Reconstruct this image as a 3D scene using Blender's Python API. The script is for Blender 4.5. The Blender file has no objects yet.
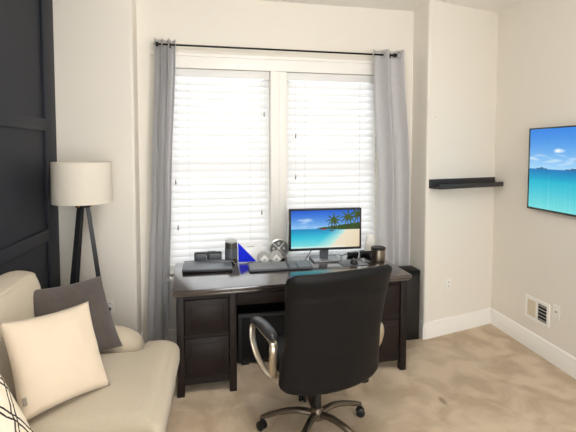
import bpy, bmesh, math, random
from mathutils import Vector, Matrix, Euler, noise
random.seed(7)
sc = bpy.context.scene
C = sc.collection
R = math.radians
PI = math.pi

# ------------------------------------------------------------------ materials
def lin(c):
    return tuple((v / 255 / 12.92) if v / 255 <= .04045 else ((v / 255 + .055) / 1.055) ** 2.4 for v in c)

def mat(name, rgb, rough=.6, metal=0., spec=.5, bump=0., bscale=60., vary=0., vscale=6., trans=0., coat=0., sheen=0., stretch=None):
    m = bpy.data.materials.new(name); m.use_nodes = True
    nt = m.node_tree; N = nt.nodes; L = nt.links
    b = N['Principled BSDF']; out = N['Material Output']
    col = lin(rgb)
    b.inputs['Base Color'].default_value = (*col, 1)
    b.inputs['Roughness'].default_value = rough
    b.inputs['Metallic'].default_value = metal
    b.inputs['Specular IOR Level'].default_value = spec
    if coat: b.inputs['Coat Weight'].default_value = coat; b.inputs['Coat Roughness'].default_value = .15
    if sheen: b.inputs['Sheen Weight'].default_value = sheen
    tc = N.new('ShaderNodeTexCoord'); mp = N.new('ShaderNodeMapping')
    L.new(tc.outputs['Object'], mp.inputs['Vector'])
    if stretch: mp.inputs['Scale'].default_value = stretch
    if vary:
        n = N.new('ShaderNodeTexNoise'); n.inputs['Scale'].default_value = vscale; n.inputs['Detail'].default_value = 4
        L.new(mp.outputs[0], n.inputs['Vector'])
        mx = N.new('ShaderNodeMix'); mx.data_type = 'RGBA'
        mx.inputs[6].default_value = (*[c * (1 - vary) for c in col], 1)
        mx.inputs[7].default_value = (*[min(1, c * (1 + vary)) for c in col], 1)
        L.new(n.outputs[0], mx.inputs[0]); L.new(mx.outputs[2], b.inputs['Base Color'])
        csock = mx.outputs[2]
    else: csock = None
    if bump:
        n2 = N.new('ShaderNodeTexNoise'); n2.inputs['Scale'].default_value = bscale; n2.inputs['Detail'].default_value = 3
        L.new(mp.outputs[0], n2.inputs['Vector'])
        bp = N.new('ShaderNodeBump'); bp.inputs['Strength'].default_value = bump; bp.inputs['Distance'].default_value = .01
        L.new(n2.outputs[0], bp.inputs['Height']); L.new(bp.outputs[0], b.inputs['Normal'])
    if trans:
        t = N.new('ShaderNodeBsdfTranslucent'); t.inputs['Color'].default_value = (*col, 1)
        if csock: L.new(csock, t.inputs['Color'])
        ms = N.new('ShaderNodeMixShader'); ms.inputs[0].default_value = trans
        L.new(b.outputs[0], ms.inputs[1]); L.new(t.outputs[0], ms.inputs[2]); L.new(ms.outputs[0], out.inputs['Surface'])
    return m

W = {}
W['wall'] = mat('wall_paint', (231, 226, 216), .85, bump=.06, bscale=180, vary=.012, vscale=2)
W['ceil'] = mat('ceiling_paint', (240, 238, 232), .9, bump=.05, bscale=150)
W['navy'] = mat('navy_wall_paint', (38, 41, 50), .55, spec=.3, bump=.05, bscale=120, vary=.08, vscale=4)
W['trim'] = mat('white_trim_paint', (242, 240, 235), .4)
W['vinyl'] = mat('white_vinyl', (238, 238, 236), .4)
W['slat'] = mat('blind_slat_white', (244, 244, 244), .5, trans=.26)
W['valance'] = mat('blind_valance_white', (236, 236, 234), .45, trans=.1)
W['cord'] = mat('blind_cord', (226, 226, 224), .8)
W['tassel'] = mat('grey_tassel', (150, 148, 146), .6)
W['curtain'] = mat('grey_curtain', (222, 221, 222), .9, bump=.25, bscale=420, vary=.05, vscale=30, trans=.42, sheen=.2)
W['black_metal'] = mat('black_metal', (22, 22, 24), .4, metal=.6)
W['chrome'] = mat('brushed_steel', (190, 188, 184), .3, metal=1)
W['wood'] = mat('espresso_wood', (32, 24, 22), .45, spec=.25, bump=.12, bscale=30, vary=.35, vscale=9, stretch=(1, 1, 7))
W['woodtop'] = mat('espresso_desktop', (56, 46, 45), .14, spec=1., bump=.05, bscale=25, vary=.25, vscale=9, stretch=(1, 9, 9), coat=1.)
W['shelfwood'] = mat('charcoal_shelf_wood', (50, 47, 48), .5, bump=.1, bscale=40, vary=.3, vscale=10, stretch=(1, 8, 8))
W['leather'] = mat('black_leather', (14, 14, 16), .5, spec=.22, bump=.22, bscale=160)
W['pad'] = mat('arm_pad_leather', (38, 38, 41), .38, spec=.6, bump=.1, bscale=160)
W['champagne'] = mat('champagne_metal', (198, 187, 170), .32, metal=.85)
W['bronze'] = mat('dark_bronze_metal', (112, 100, 86), .35, metal=.8)
W['plastic'] = mat('black_plastic', (16, 16, 18), .45)
W['darkgrey'] = mat('dark_grey_plastic', (92, 97, 104), .35)
W['keys'] = mat('grey_black_keys', (140, 143, 148), .4)
W['linen'] = mat('beige_sofa_linen', (196, 184, 163), .95, bump=.35, bscale=260, vary=.06, vscale=60, sheen=.25)
W['cream'] = mat('cream_velvet', (222, 206, 184), .9, bump=.2, bscale=200, vary=.03, vscale=12, sheen=.3)
W['greyp'] = mat('charcoal_cushion_fabric', (86, 78, 75), .95, bump=.3, bscale=240, vary=.07, vscale=40, sheen=.2)
W['tag'] = mat('grey_care_tag', (150, 142, 130), .8)
W['shade'] = mat('white_linen_shade', (240, 234, 222), .9, bump=.1, bscale=300, trans=.25)
W['lampleg'] = mat('black_stained_wood', (28, 28, 31), .4, bump=.06, bscale=40)
W['brass'] = mat('brass', (190, 140, 80), .3, metal=1)
W['white_pl'] = mat('white_plastic', (236, 234, 228), .35)
W['almond'] = mat('almond_plastic', (228, 216, 194), .4)
W['dark'] = mat('dark_void', (20, 18, 17), .8)
W['blue'] = mat('blue_print', (10, 40, 235), .6, spec=.15)
W['card'] = mat('glossy_white_card', (242, 243, 245), .15, spec=.6)
W['silver'] = mat('silver_rim', (196, 196, 194), .3, metal=.7)
W['greyface'] = mat('grey_disc_face', (104, 106, 106), .4, metal=.2)
W['lightgrey'] = mat('light_grey', (188, 188, 186), .4)
W['mugmetal'] = mat('steel_mug', (150, 138, 124), .28, metal=1)
W['canister'] = mat('charcoal_can', (74, 72, 68), .35, metal=.3, vary=.3, vscale=30)
W['clear'] = mat('monitor_foot_silver', (150, 152, 154), .25, metal=.6)

# carpet: beige pile with brushed light and dark patches and a few small stains
def carpet():
    m = bpy.data.materials.new('beige_carpet'); m.use_nodes = True
    nt = m.node_tree; N = nt.nodes; L = nt.links; b = N['Principled BSDF']
    b.inputs['Roughness'].default_value = .98; b.inputs['Specular IOR Level'].default_value = .1
    b.inputs['Sheen Weight'].default_value = .2
    tc = N.new('ShaderNodeTexCoord')
    def nz(scale, detail, dist=0.):
        n = N.new('ShaderNodeTexNoise'); n.inputs['Scale'].default_value = scale; n.inputs['Detail'].default_value = detail
        n.inputs['Distortion'].default_value = dist; L.new(tc.outputs['Object'], n.inputs['Vector']); return n
    a = nz(4.0, 8, .5); r = N.new('ShaderNodeValToRGB')
    r.color_ramp.elements[0].position = .40; r.color_ramp.elements[0].color = (*lin((196, 174, 146)), 1)
    r.color_ramp.elements[1].position = .60; r.color_ramp.elements[1].color = (*lin((222, 202, 176)), 1)
    L.new(a.outputs[0], r.inputs[0])
    f = nz(150, 4); mx = N.new('ShaderNodeMix'); mx.data_type = 'RGBA'; mx.blend_type = 'MULTIPLY'; mx.inputs[0].default_value = .35
    L.new(r.outputs[0], mx.inputs[6])
    r2 = N.new('ShaderNodeValToRGB'); r2.color_ramp.elements[0].position = .3; r2.color_ramp.elements[0].color = (.45, .45, .45, 1)
    r2.color_ramp.elements[1].position = .6; L.new(f.outputs[0], r2.inputs[0]); L.new(r2.outputs[0], mx.inputs[7])
    # small brown stain near the middle right
    mp = N.new('ShaderNodeMapping'); mp.inputs['Location'].default_value = (-STAIN[0] * 22, -STAIN[1] * 9, 0); mp.inputs['Scale'].default_value = (22, 9, 0)
    mp.vector_type = 'POINT'; L.new(tc.outputs['Object'], mp.inputs['Vector'])
    g = N.new('ShaderNodeVectorMath'); g.operation = 'LENGTH'; L.new(mp.outputs[0], g.inputs[0])
    r3 = N.new('ShaderNodeValToRGB'); r3.color_ramp.elements[0].position = .2; r3.color_ramp.elements[0].color = (.55, .5, .45, 1)
    r3.color_ramp.elements[1].position = .6; r3.color_ramp.elements[1].color = (1, 1, 1, 1); L.new(g.outputs['Value'], r3.inputs[0])
    m2 = N.new('ShaderNodeMix'); m2.data_type = 'RGBA'; m2.blend_type = 'MULTIPLY'; m2.inputs[0].default_value = 1
    L.new(mx.outputs[2], m2.inputs[6]); L.new(r3.outputs[0], m2.inputs[7])
    L.new(m2.outputs[2], b.inputs['Base Color'])
    h = nz(160, 4); bp = N.new('ShaderNodeBump'); bp.inputs['Strength'].default_value = .7; bp.inputs['Distance'].default_value = .012
    ad = N.new('ShaderNodeMath'); ad.operation = 'ADD'; L.new(h.outputs[0], ad.inputs[0]); L.new(a.outputs[0], ad.inputs[1])
    L.new(h.outputs[0], bp.inputs['Height']); L.new(bp.outputs[0], b.inputs['Normal'])
    return m
STAIN = (1.49, 2.73)
W['carpet'] = carpet()

def glass():
    m = bpy.data.materials.new('window_glass'); m.use_nodes = True
    nt = m.node_tree; N = nt.nodes; L = nt.links
    N.remove(N['Principled BSDF'])
    t = N.new('ShaderNodeBsdfTransparent'); t.inputs[0].default_value = (.95, .97, .98, 1)
    g = N.new('ShaderNodeBsdfGlossy'); g.inputs['Roughness'].default_value = .02
    f = N.new('ShaderNodeFresnel'); f.inputs[0].default_value = 1.45
    ms = N.new('ShaderNodeMixShader'); L.new(f.outputs[0], ms.inputs[0]); L.new(t.outputs[0], ms.inputs[1]); L.new(g.outputs[0], ms.inputs[2])
    L.new(ms.outputs[0], N['Material Output'].inputs['Surface']); return m
W['glass'] = glass()

def pattern_mat():      # ivory cushion with black double lines drawn in a lattice of lozenges
    m = bpy.data.materials.new('ivory_black_lattice'); m.use_nodes = True
    nt = m.node_tree; N = nt.nodes; L = nt.links; b = N['Principled BSDF']
    b.inputs['Roughness'].default_value = .95
    uv = N.new('ShaderNodeTexCoord'); nzz = N.new('ShaderNodeTexNoise'); nzz.inputs['Scale'].default_value = 26
    L.new(uv.outputs['UV'], nzz.inputs['Vector'])
    sep = N.new('ShaderNodeSeparateXYZ'); L.new(uv.outputs['UV'], sep.inputs[0])
    def math_(op, a, bb=None, c=None):
        n = N.new('ShaderNodeMath'); n.operation = op
        for i, v in enumerate((a, bb, c)):
            if v is None: continue
            if isinstance(v, (int, float)): n.inputs[i].default_value = v
            else: L.new(v, n.inputs[i])
        return n.outputs[0]
    wob = math_('MULTIPLY', math_('SUBTRACT', nzz.outputs[0], .5), .05)
    def line(sx, sy):
        u = math_('ADD', math_('ADD', math_('MULTIPLY', sep.outputs[0], sx), math_('MULTIPLY', sep.outputs[1], sy)), wob)
        fr = math_('FRACT', u)
        d1 = math_('ABSOLUTE', math_('SUBTRACT', fr, .40)); d2 = math_('ABSOLUTE', math_('SUBTRACT', fr, .58))
        return math_('LESS_THAN', math_('MINIMUM', d1, d2), .035)
    s = math_('MAXIMUM', line(3.2, 2.0), line(3.2, -2.0))
    mx = N.new('ShaderNodeMix'); mx.data_type = 'RGBA'; L.new(s, mx.inputs[0])
    mx.inputs[6].default_value = (*lin((238, 228, 210)), 1); mx.inputs[7].default_value = (*lin((40, 34, 34)), 1)
    L.new(mx.outputs[2], b.inputs['Base Color']); return m
W['pattern'] = pattern_mat()

def screen_mat(name):
    m = bpy.data.materials.new(name); m.use_nodes = True
    nt = m.node_tree; N = nt.nodes; L = nt.links; b = N['Principled BSDF']
    a = N.new('ShaderNodeVertexColor'); a.layer_name = 'picture'
    b.inputs['Base Color'].default_value = (.01, .01, .01, 1); b.inputs['Roughness'].default_value = .25
    b.inputs['Specular IOR Level'].default_value = .2
    L.new(a.outputs['Color'], b.inputs['Emission Color']); b.inputs['Emission Strength'].default_value = 1.0
    return m
W['screen'] = screen_mat('lit_screen')

# ------------------------------------------------------------------ mesh helpers
class MB:
    def __init__(s): s.bm = bmesh.new()
    def _add(s, verts, faces):
        vs = [s.bm.verts.new(v) for v in verts]
        fs = []
        for f in faces:
            try: fs.append(s.bm.faces.new([vs[i] for i in f]))
            except ValueError: pass
        return vs, fs
    def box(s, c, d, rot=None, bev=0., seg=2, taper=None):
        x, y, z = d[0] / 2, d[1] / 2, d[2] / 2
        t = taper or 1.
        co = [(-x * t, -y * t, -z), (x * t, -y * t, -z), (x * t, y * t, -z), (-x * t, y * t, -z), (-x, -y, z), (x, -y, z), (x, y, z), (-x, y, z)]
        M = Matrix.Translation(c) @ (Euler(rot).to_matrix().to_4x4() if rot else Matrix())
        vs, fs = s._add([M @ Vector(p) for p in co], [(0, 3, 2, 1), (4, 5, 6, 7), (0, 1, 5, 4), (1, 2, 6, 5), (2, 3, 7, 6), (3, 0, 4, 7)])
        if bev:
            es = list({e for f in fs for e in f.edges})
            bmesh.ops.bevel(s.bm, geom=es, offset=bev, segments=seg, profile=.5, affect='EDGES')
        return s
    def b2(s, lo, hi, bev=0., seg=2):
        return s.box([(a + b) / 2 for a, b in zip(lo, hi)], [b - a for a, b in zip(lo, hi)], None, bev, seg)
    def loft(s, rings, cap=True, closed=False):
        n = len(rings[0]); V = [[s.bm.verts.new(p) for p in r] for r in rings]
        m = len(V)
        for i in range(m if closed else m - 1):
            A, B = V[i], V[(i + 1) % m]
            for j in range(n):
                k = (j + 1) % n
                s.bm.faces.new((A[j], A[k], B[k], B[j]))
        if cap and not closed:
            s.bm.faces.new(list(reversed(V[0]))); s.bm.faces.new(V[-1])
        return s
    def tube(s, path, r, n=10, closed=False, flat=None):
        P = [Vector(p) for p in path]; rings = []; m = len(P)
        up = Vector((0, 0, 1)); prev = None
        for i, p in enumerate(P):
            a = P[(i - 1) % m] if (closed or i) else p
            b = P[(i + 1) % m] if (closed or i < m - 1) else p
            t = (b - a).normalized()
            if prev is None:
                x = t.cross(up)
                if x.length < 1e-3: x = t.cross(Vector((1, 0, 0)))
            else: x = prev - t * prev.dot(t)
            x.normalize(); prev = x; y = t.cross(x)
            rr = r[i] if isinstance(r, (list, tuple)) else r
            fx, fy = flat or (1, 1)
            rings.append([p + x * rr * fx * math.cos(2 * PI * j / n) + y * rr * fy * math.sin(2 * PI * j / n) for j in range(n)])
        return s.loft(rings, closed=closed)
    def lathe(s, prof, c=(0, 0, 0), n=32, axis='z', M=None, closed=False):
        rings = []
        for r, h in prof:
            ring = []
            for j in range(n):
                a = 2 * PI * j / n
                p = Vector((r * math.cos(a), r * math.sin(a), h))
                if axis == 'y': p = Vector((p.x, -p.z, p.y))
                if axis == 'x': p = Vector((p.z, p.x, p.y))
                if M: p = M @ p
                ring.append(Vector(c) + p)
            rings.append(ring)
        return s.loft(rings, closed=closed)
    def prism(s, poly, z0, z1, M=None, bev=0., seg=3):
        M = M or Matrix(); n = len(poly)
        lo = [M @ Vector((p[0], p[1], z0)) for p in poly]; hi = [M @ Vector((p[0], p[1], z1)) for p in poly]
        vs, fs = s._add(lo + hi, [tuple(reversed(range(n))), tuple(range(n, 2 * n))] + [(i, (i + 1) % n, n + (i + 1) % n, n + i) for i in range(n)])
        if bev:
            es = list(fs[0].edges) + list(fs[1].edges)
            bmesh.ops.bevel(s.bm, geom=es, offset=bev, segments=seg, profile=.5, affect='EDGES')
        return s
    def build(s, name, m, parent=None, smooth=38, loc=None, rot=None):
        bmesh.ops.remove_doubles(s.bm, verts=s.bm.verts, dist=1e-5)
        bmesh.ops.recalc_face_normals(s.bm, faces=s.bm.faces)
        me = bpy.data.meshes.new(name); s.bm.to_mesh(me); s.bm.free()
        me.materials.append(m)
        if smooth:
            for p in me.polygons: p.use_smooth = True
            if smooth < 180: me.set_sharp_from_angle(angle=R(smooth))
        o = bpy.data.objects.new(name, me); C.objects.link(o)
        if parent: o.parent = parent
        if loc: o.location = loc
        if rot: o.rotation_euler = rot
        return o

def tag(o, label=None, cat=None, group=None, kind=None):
    if label: o['label'] = label
    if cat: o['category'] = cat
    if group: o['group'] = group
    if kind: o['kind'] = kind
    return o
def empty(name, loc, rz=0, label=None, cat=None, group=None):
    o = bpy.data.objects.new(name, None); C.objects.link(o)
    o.location = loc; o.rotation_euler = (0, 0, rz); o.empty_display_size = .1
    return tag(o, label, cat, group)
def struct(mb, name, m, parent=None, **k):
    o = mb.build(name, m, parent, **k)
    if not parent: o['kind'] = 'structure'
    return o
def plink(o, parent):       # a linked copy of a part under a parent
    c = o.copy(); C.objects.link(c); c.parent = parent; return c
def rounded(poly, radii, n=6):      # round chosen corners of a polygon
    out = []; m = len(poly)
    for i, p in enumerate(poly):
        r = radii[i] if isinstance(radii, (list, tuple)) else radii
        p = Vector((p[0], p[1])); a = Vector(poly[i - 1][:2]); b = Vector(poly[(i + 1) % m][:2])
        if not r: out.append(tuple(p)); continue
        u = (a - p).normalized(); v = (b - p).normalized()
        half = math.acos(max(-1, min(1, u.dot(v)))) / 2
        d = r / math.tan(half); q0 = p + u * d; q1 = p + v * d
        cen = p + (u + v).normalized() * (r / math.sin(half))
        a0 = math.atan2(*(q0 - cen).yx); a1 = math.atan2(*(q1 - cen).yx)
        da = (a1 - a0 + PI) % (2 * PI) - PI
        for k in range(n + 1):
            t = a0 + da * k / n; out.append((cen.x + r * math.cos(t), cen.y + r * math.sin(t)))
    return out
def sq(cx, cy, cz, hx, hy, e=4, n=32, M=None):      # super-ellipse ring in the x-y plane
    r = []
    for j in range(n):
        a = 2 * PI * j / n; c, s = math.cos(a), math.sin(a)
        p = Vector((cx + hx * math.copysign(abs(c) ** (2 / e), c), cy + hy * math.copysign(abs(s) ** (2 / e), s), cz))
        r.append(M @ p if M else p)
    return r
def spline(pts, per=6, closed=False):
    P = [Vector(p) for p in pts]; out = []; m = len(P)
    for i in range(m if closed else m - 1):
        g = (lambda k: P[k % m]) if closed else (lambda k: P[max(0, min(m - 1, k))])
        a, b, c, d = g(i - 1), g(i), g(i + 1), g(i + 2)
        for k in range(per):
            t = k / per
            out.append(.5 * ((2 * b) + (c - a) * t + (2 * a - 5 * b + 4 * c - d) * t * t + (3 * b - a - 3 * c + d) * t ** 3))
    if not closed: out.append(P[-1])
    return out

# ------------------------------------------------------------------ room geometry
XL, XR, ZC = -1.36, 2.655, 3.085
A = R(3.38); OX, OY = -.735, 3.85          # frame of the window wall: s along it, t into it
def B(s, t, z=0):
    return Vector((OX + s * math.cos(A) - t * math.sin(A), OY + s * math.sin(A) + t * math.cos(A), z))
BM = Matrix.Translation(B(0, 0)) @ Matrix.Rotation(A, 4, 'Z')
NA = Vector((1.811, 3.678)); NB = Vector((XR, 3.94)); NANG = math.atan2(NB.y - NA.y, NB.x - NA.x)
YR = -1.9

struct(MB().b2((XL - .15, YR - .1, -.1), (XR + .15, 4.5, 0)), 'floor', W['carpet'])
struct(MB().b2((XL - .15, YR - .1, ZC), (XR + .15, 4.5, ZC + .1)), 'ceiling', W['ceil'])
wl = struct(MB().b2((XL - .12, YR, 0), (XL, 4.5, ZC)), 'wall_left', W['navy'])
struct(MB().b2((XR, YR, 0), (XR + .12, 4.5, ZC)), 'wall_right', W['wall'])
# board-and-batten strips on the navy wall
mb = MB()
for y0, y1 in ((3.50, 3.698), (1.95, 2.1)): mb.b2((XL, y0, .14), (XL + .019, y1, ZC), .002)
for z0, z1 in ((1.895, 1.985), (1.055, 1.145)):
    mb.b2((XL, 2.1, z0), (XL + .017, 3.50, z1), .002); mb.b2((XL, YR + .05, z0), (XL + .017, 1.95, z1), .002)
struct(mb, 'trim_1', W['navy'])
# rear wall with a wide unseen opening, added to let sky light in
mb = MB()
mb.b2((XL, YR, 0), (XL + .8, YR + .1, ZC)).b2((XR - .8, YR, 0), (XR, YR + .1, ZC)).b2((XL + .8, YR, 2.75), (XR - .8, YR + .1, ZC))
struct(mb, 'wall_rear', W['wall'])
# pier left of the alcove and wall right of it, with rounded plaster corners
p = rounded([(XL, 3.70), (-.735, 3.67), (-.735, 4.3), (XL, 4.3)], [0, .022, 0, 0])
struct(MB().prism(p, 0, ZC), 'wall_back_left', W['wall'])
e1 = B(2.545, 0)
p = rounded([(NA.x, NA.y), (NB.x, NB.y), (XR, 4.45), (e1.x, 4.45)], [.022, 0, 0, 0])
struct(MB().prism(p, 0, ZC), 'wall_back_right', W['wall'])
# window wall with two openings
WIN = ((.235, 1.145), (1.295, 2.19)); Z0, Z1 = .63, 2.46
mb = MB()
mb.b2((-.02, 0, 0), (2.57, .14, Z0)).b2((-.02, 0, Z1), (2.57, .14, ZC))
mb.b2((-.02, 0, Z0), (WIN[0][0], .14, Z1)).b2((WIN[0][1], 0, Z0), (WIN[1][0], .14, Z1)).b2((WIN[1][1], 0, Z0), (2.57, .14, Z1))
mb.bm.transform(BM); struct(mb, 'wall_back', W['wall'])

# casing, mullion, sill and apron
mb = MB()
mb.b2((.135, -.018, Z0), (.235, 0, Z1 + .1), .003).b2((2.19, -.018, Z0), (2.29, 0, Z1 + .1), .003)
mb.b2((.135, -.022, Z1), (2.29, 0, Z1 + .115), .003).b2((.115, -.035, Z1 + .10), (2.31, 0, Z1 + .128), .005)
mb.b2((1.145, -.018, Z0), (1.207, 0, Z1), .004).b2((1.222, -.018, Z0), (1.295, 0, Z1), .004).b2((1.2, -.009, Z0), (1.23, 0, Z1))
mb.bm.transform(BM); struct(mb, 'trim_2', W['trim'])
mb = MB().b2((.095, -.06, Z0 - .03), (2.33, .1, Z0), .006).b2((.135, -.016, Z0 - .12), (2.29, 0, Z0 - .03), .003)
mb.bm.transform(BM); struct(mb, 'trim_3', W['trim'])

for i, (a, b) in enumerate(WIN):
    mb = MB(); zm = 1.62
    f = .045
    mb.b2((a, .085, Z0), (a + f, .135, Z1)).b2((b - f, .085, Z0), (b, .135, Z1)).b2((a + f, .085, Z1 - f), (b - f, .135, Z1)).b2((a + f, .085, Z0), (b - f, .135, Z0 + f))
    mb.b2((a + f, .09, zm - .028), (b - f, .13, zm + .028))
    w = struct(mb, 'window_%d' % (i + 1), W['vinyl']); w.matrix_world = BM
    MB().b2((a + f, .108, Z0 + f), (b - f, .112, zm - .028)).build('window_pane', W['glass'], w)
    MB().b2((a + f, .108, zm + .028), (b - f, .112, Z1 - f)).build('window_pane', W['glass'], w)

# baseboards
def baseboard(name, p0, p1, side, h=.155):
    p0, p1 = Vector(p0), Vector(p1); L_ = (p1 - p0).length; ang = math.atan2(p1.y - p0.y, p1.x - p0.x)
    prof = [(0, 0), (.016, 0), (.016, h - .035), (.013, h - .028), (.013, h - .014), (.007, h - .004), (0, h)]
    mb = MB(); M = Matrix.Translation((p0.x, p0.y, 0)) @ Matrix.Rotation(ang, 4, 'Z')
    rings = [[M @ Vector((x, side * d, z)) for d, z in prof] for x in (0, L_)]
    mb.loft(rings); struct(mb, name, W['trim'], smooth=25)
baseboard('baseboard_back_right', (NA.x + .0, NA.y), (NB.x, NB.y), -1)
baseboard('baseboard_right', (XR, NB.y), (XR, YR + .1), -1)
baseboard('baseboard_alcove_right', (e1.x, e1.y - .005), (NA.x, NA.y - .01), -1)
q0, q1 = B(0, 0), B(2.545, 0)
baseboard('baseboard_back', (q0.x, q0.y), (q1.x, q1.y), -1)
baseboard('baseboard_alcove_left', (-.735, 3.66), (-.735, 3.845), -1)
baseboard('baseboard_back_left', (XL, 3.70), (-.735, 3.67), -1)

# ------------------------------------------------------------------ blinds
def make_blind(i, label):
    a, b = WIN[i]; w = b - a; cx = (a + b) / 2
    root = empty('window_blind', B(cx, .045, Z0), A, label, 'blind', 'white window blinds')
    h = Z1 - Z0
    MB().b2((-w / 2 + .004, -.04, h - .075), (w / 2 - .004, -.026, h - .002), .004).build('valance', W['valance'], root)
    MB().b2((-w / 2 + .008, -.024, h - .05), (w / 2 - .008, .026, h - .002), .002).build('headrail', W['vinyl'], root)
    pitch, ww = .0635, .072
    n = int((h - .075 - .05) / pitch)
    mb = MB(); rings = []
    for x in (-w / 2 + .009, w / 2 - .009):
        rings.append([Vector((x, .0395 * math.cos(t), .0016 * math.sin(t) + .004 * (1 - math.cos(t) ** 2))) for t in [2 * PI * k / 14 for k in range(14)]])
    mb.loft(rings)
    z = h - .075
    first = mb.build('slat', W['slat'], root, smooth=60)
    for k in range(n):
        s = first if k == 0 else plink(first, root)
        s.location = (0, .0, z - .03 - k * pitch); s.rotation_euler = (R(66), 0, 0)
    zb = z - .03 - n * pitch + .018
    MB().b2((-w / 2 + .009, -.026, max(.006, zb - .02)), (w / 2 - .009, .026, max(.028, zb + .002)), .004).build('bottom_rail', W['slat'], root)
    for x in (-w * .3, w * .3):
        MB().tube([(x, -.036, h - .07), (x, -.036, max(.03, zb))], .0016, 6).build('ladder_cord', W['cord'], root)
    spots = ((.40, 1.445), (-.385, .84), (-.37, .435), (.375, .55)) if i == 0 else ((-.36, .87), (-.36, 1.25))
    for sx, zz in spots:
        MB().lathe([(.001, .022), (.004, .018), (.007, .0), (.007, -.018), (.002, -.024)], (sx, -.046, zz), 10).tube([(sx, -.042, h - .05), (sx, -.044, zz + .02)], .0004, 5).build('cord_tassel', W['tassel'], root)
    return root
make_blind(0, 'white closed slatted blind in the left of the two windows, behind the laptop')
make_blind(1, 'white closed slatted blind in the right of the two windows, behind the monitor')

# ------------------------------------------------------------------ curtain rod and curtains
ZROD, TROD = 2.632, -.105
rod = empty('curtain_rod', B(1.27, TROD, ZROD), A, 'thin black curtain rod above both windows', 'curtain rod')
MB().tube([(-1.085, 0, 0), (1.02, 0, 0)], .0085, 12).build('rod', W['black_metal'], rod)
for x in (-1.085, 1.02):
    sg = -1 if x < 0 else 1
    MB().lathe([(.0085, 0), (.017, .002 * sg), (.019, .02 * sg), (.015, .035 * sg), (.002, .038 * sg)], (x, 0, 0), 14, 'x').build('finial', W['black_metal'], rod)
for x in (-.995, .985):
    MB().b2((x - .008, 0, -.012), (x + .008, .1, 0), .002).b2((x - .014, .095, -.05), (x + .014, .104, .03), .002).b2((x - .008, -.011, -.03), (x + .008, -.004, .012), .001).build('bracket', W['black_metal'], rod)

def curtain(name, label, top, mid, bot, zbot, folds, amp, phase, gro, pool=0):
    base = B((bot[0] + bot[1]) / 2, TROD, 0)
    root = empty(name, base, A, label, 'curtain', 'grey grommet curtains')
    s0 = (bot[0] + bot[1]) / 2
    mb = MB(); nu, nv = 110, 60; ztop = ZROD + .045
    rows = []
    for j in range(nv + 1):
        v = j / nv; z = ztop + (zbot - ztop) * v
        if v < .5: k = v / .5; k = k * k * (3 - 2 * k); l = top[0] + (mid[0] - top[0]) * k; r = top[1] + (mid[1] - top[1]) * k
        else: k = (v - .5) / .5; l = mid[0] + (bot[0] - mid[0]) * k; r = mid[1] + (bot[1] - mid[1]) * k
        row = []
        for i in range(nu + 1):
            u = i / nu
            ph = 2 * PI * folds * u + phase + .35 * math.sin(3 * v + 5 * u) * v
            am = amp * (1 - .25 * v) * (1 + .25 * math.sin(7 * u + 2 * v) * v)
            y = -math.sin(ph) * am + .012 * math.sin(2 * ph + 4 * v) * v
            x = l + (r - l) * u + .012 * math.cos(ph * 1.0) * .9
            zz = z + (.012 * math.sin(ph) if j == nv else 0)
            if pool and v > .93:
                q = (v - .93) / .07
                y -= pool * q * (.6 + .4 * math.sin(ph + 1)); x += .06 * q * math.sin(ph * .5 + 1); zz = max(.012 + .02 * (1 + math.sin(ph * 1.3)) * (1 - .5 * q), zz)
            row.append(mb.bm.verts.new((x - s0, y, zz)))
        rows.append(row)
    for j in range(nv):
        for i in range(nu):
            mb.bm.faces.new((rows[j][i], rows[j][i + 1], rows[j + 1][i + 1], rows[j + 1][i]))
    pn = mb.build('curtain_panel', W['curtain'], root, smooth=180)
    so = pn.modifiers.new('thick', 'SOLIDIFY'); so.thickness = .0025
    for u in gro:
        i = round(u * nu); v0 = rows  # ring at the mid slope of each fold, facing along the fold's normal
        ph = 2 * PI * folds * u + phase
        x = top[0] + (top[1] - top[0]) * u + .011 * math.cos(ph); y = -math.sin(ph) * amp
        dx = (top[1] - top[0]) - .011 * math.sin(ph) * 2 * PI * folds; dy = -math.cos(ph) * amp * 2 * PI * folds
        t = Vector((dx, dy, 0)).normalized(); ring = []
        cen = Vector((x - s0, y, ZROD)); Z = Vector((0, 0, 1))
        MB().tube([cen + t * .024 * math.cos(a) + Z * .024 * math.sin(a) for a in [2 * PI * k / 20 for k in range(20)]], .0055, 8, closed=True).build('grommet', W['chrome'], root)
    return root
curtain('curtain', 'grey grommet curtain left of the windows, its hem pooling on the carpet beside the sofa', (.15, .315), (.11, .265), (.04, .225), .02, 3.0, .056, .5, (.167, .333, .667, .833), pool=.16)
curtain('curtain', 'grey grommet curtain right of the windows, hanging down behind the desk end', (2.075, 2.385), (2.135, 2.46), (2.175, 2.49), .03, 2.0, .05, 1.9, (.1, .35, .6, .85))

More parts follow.
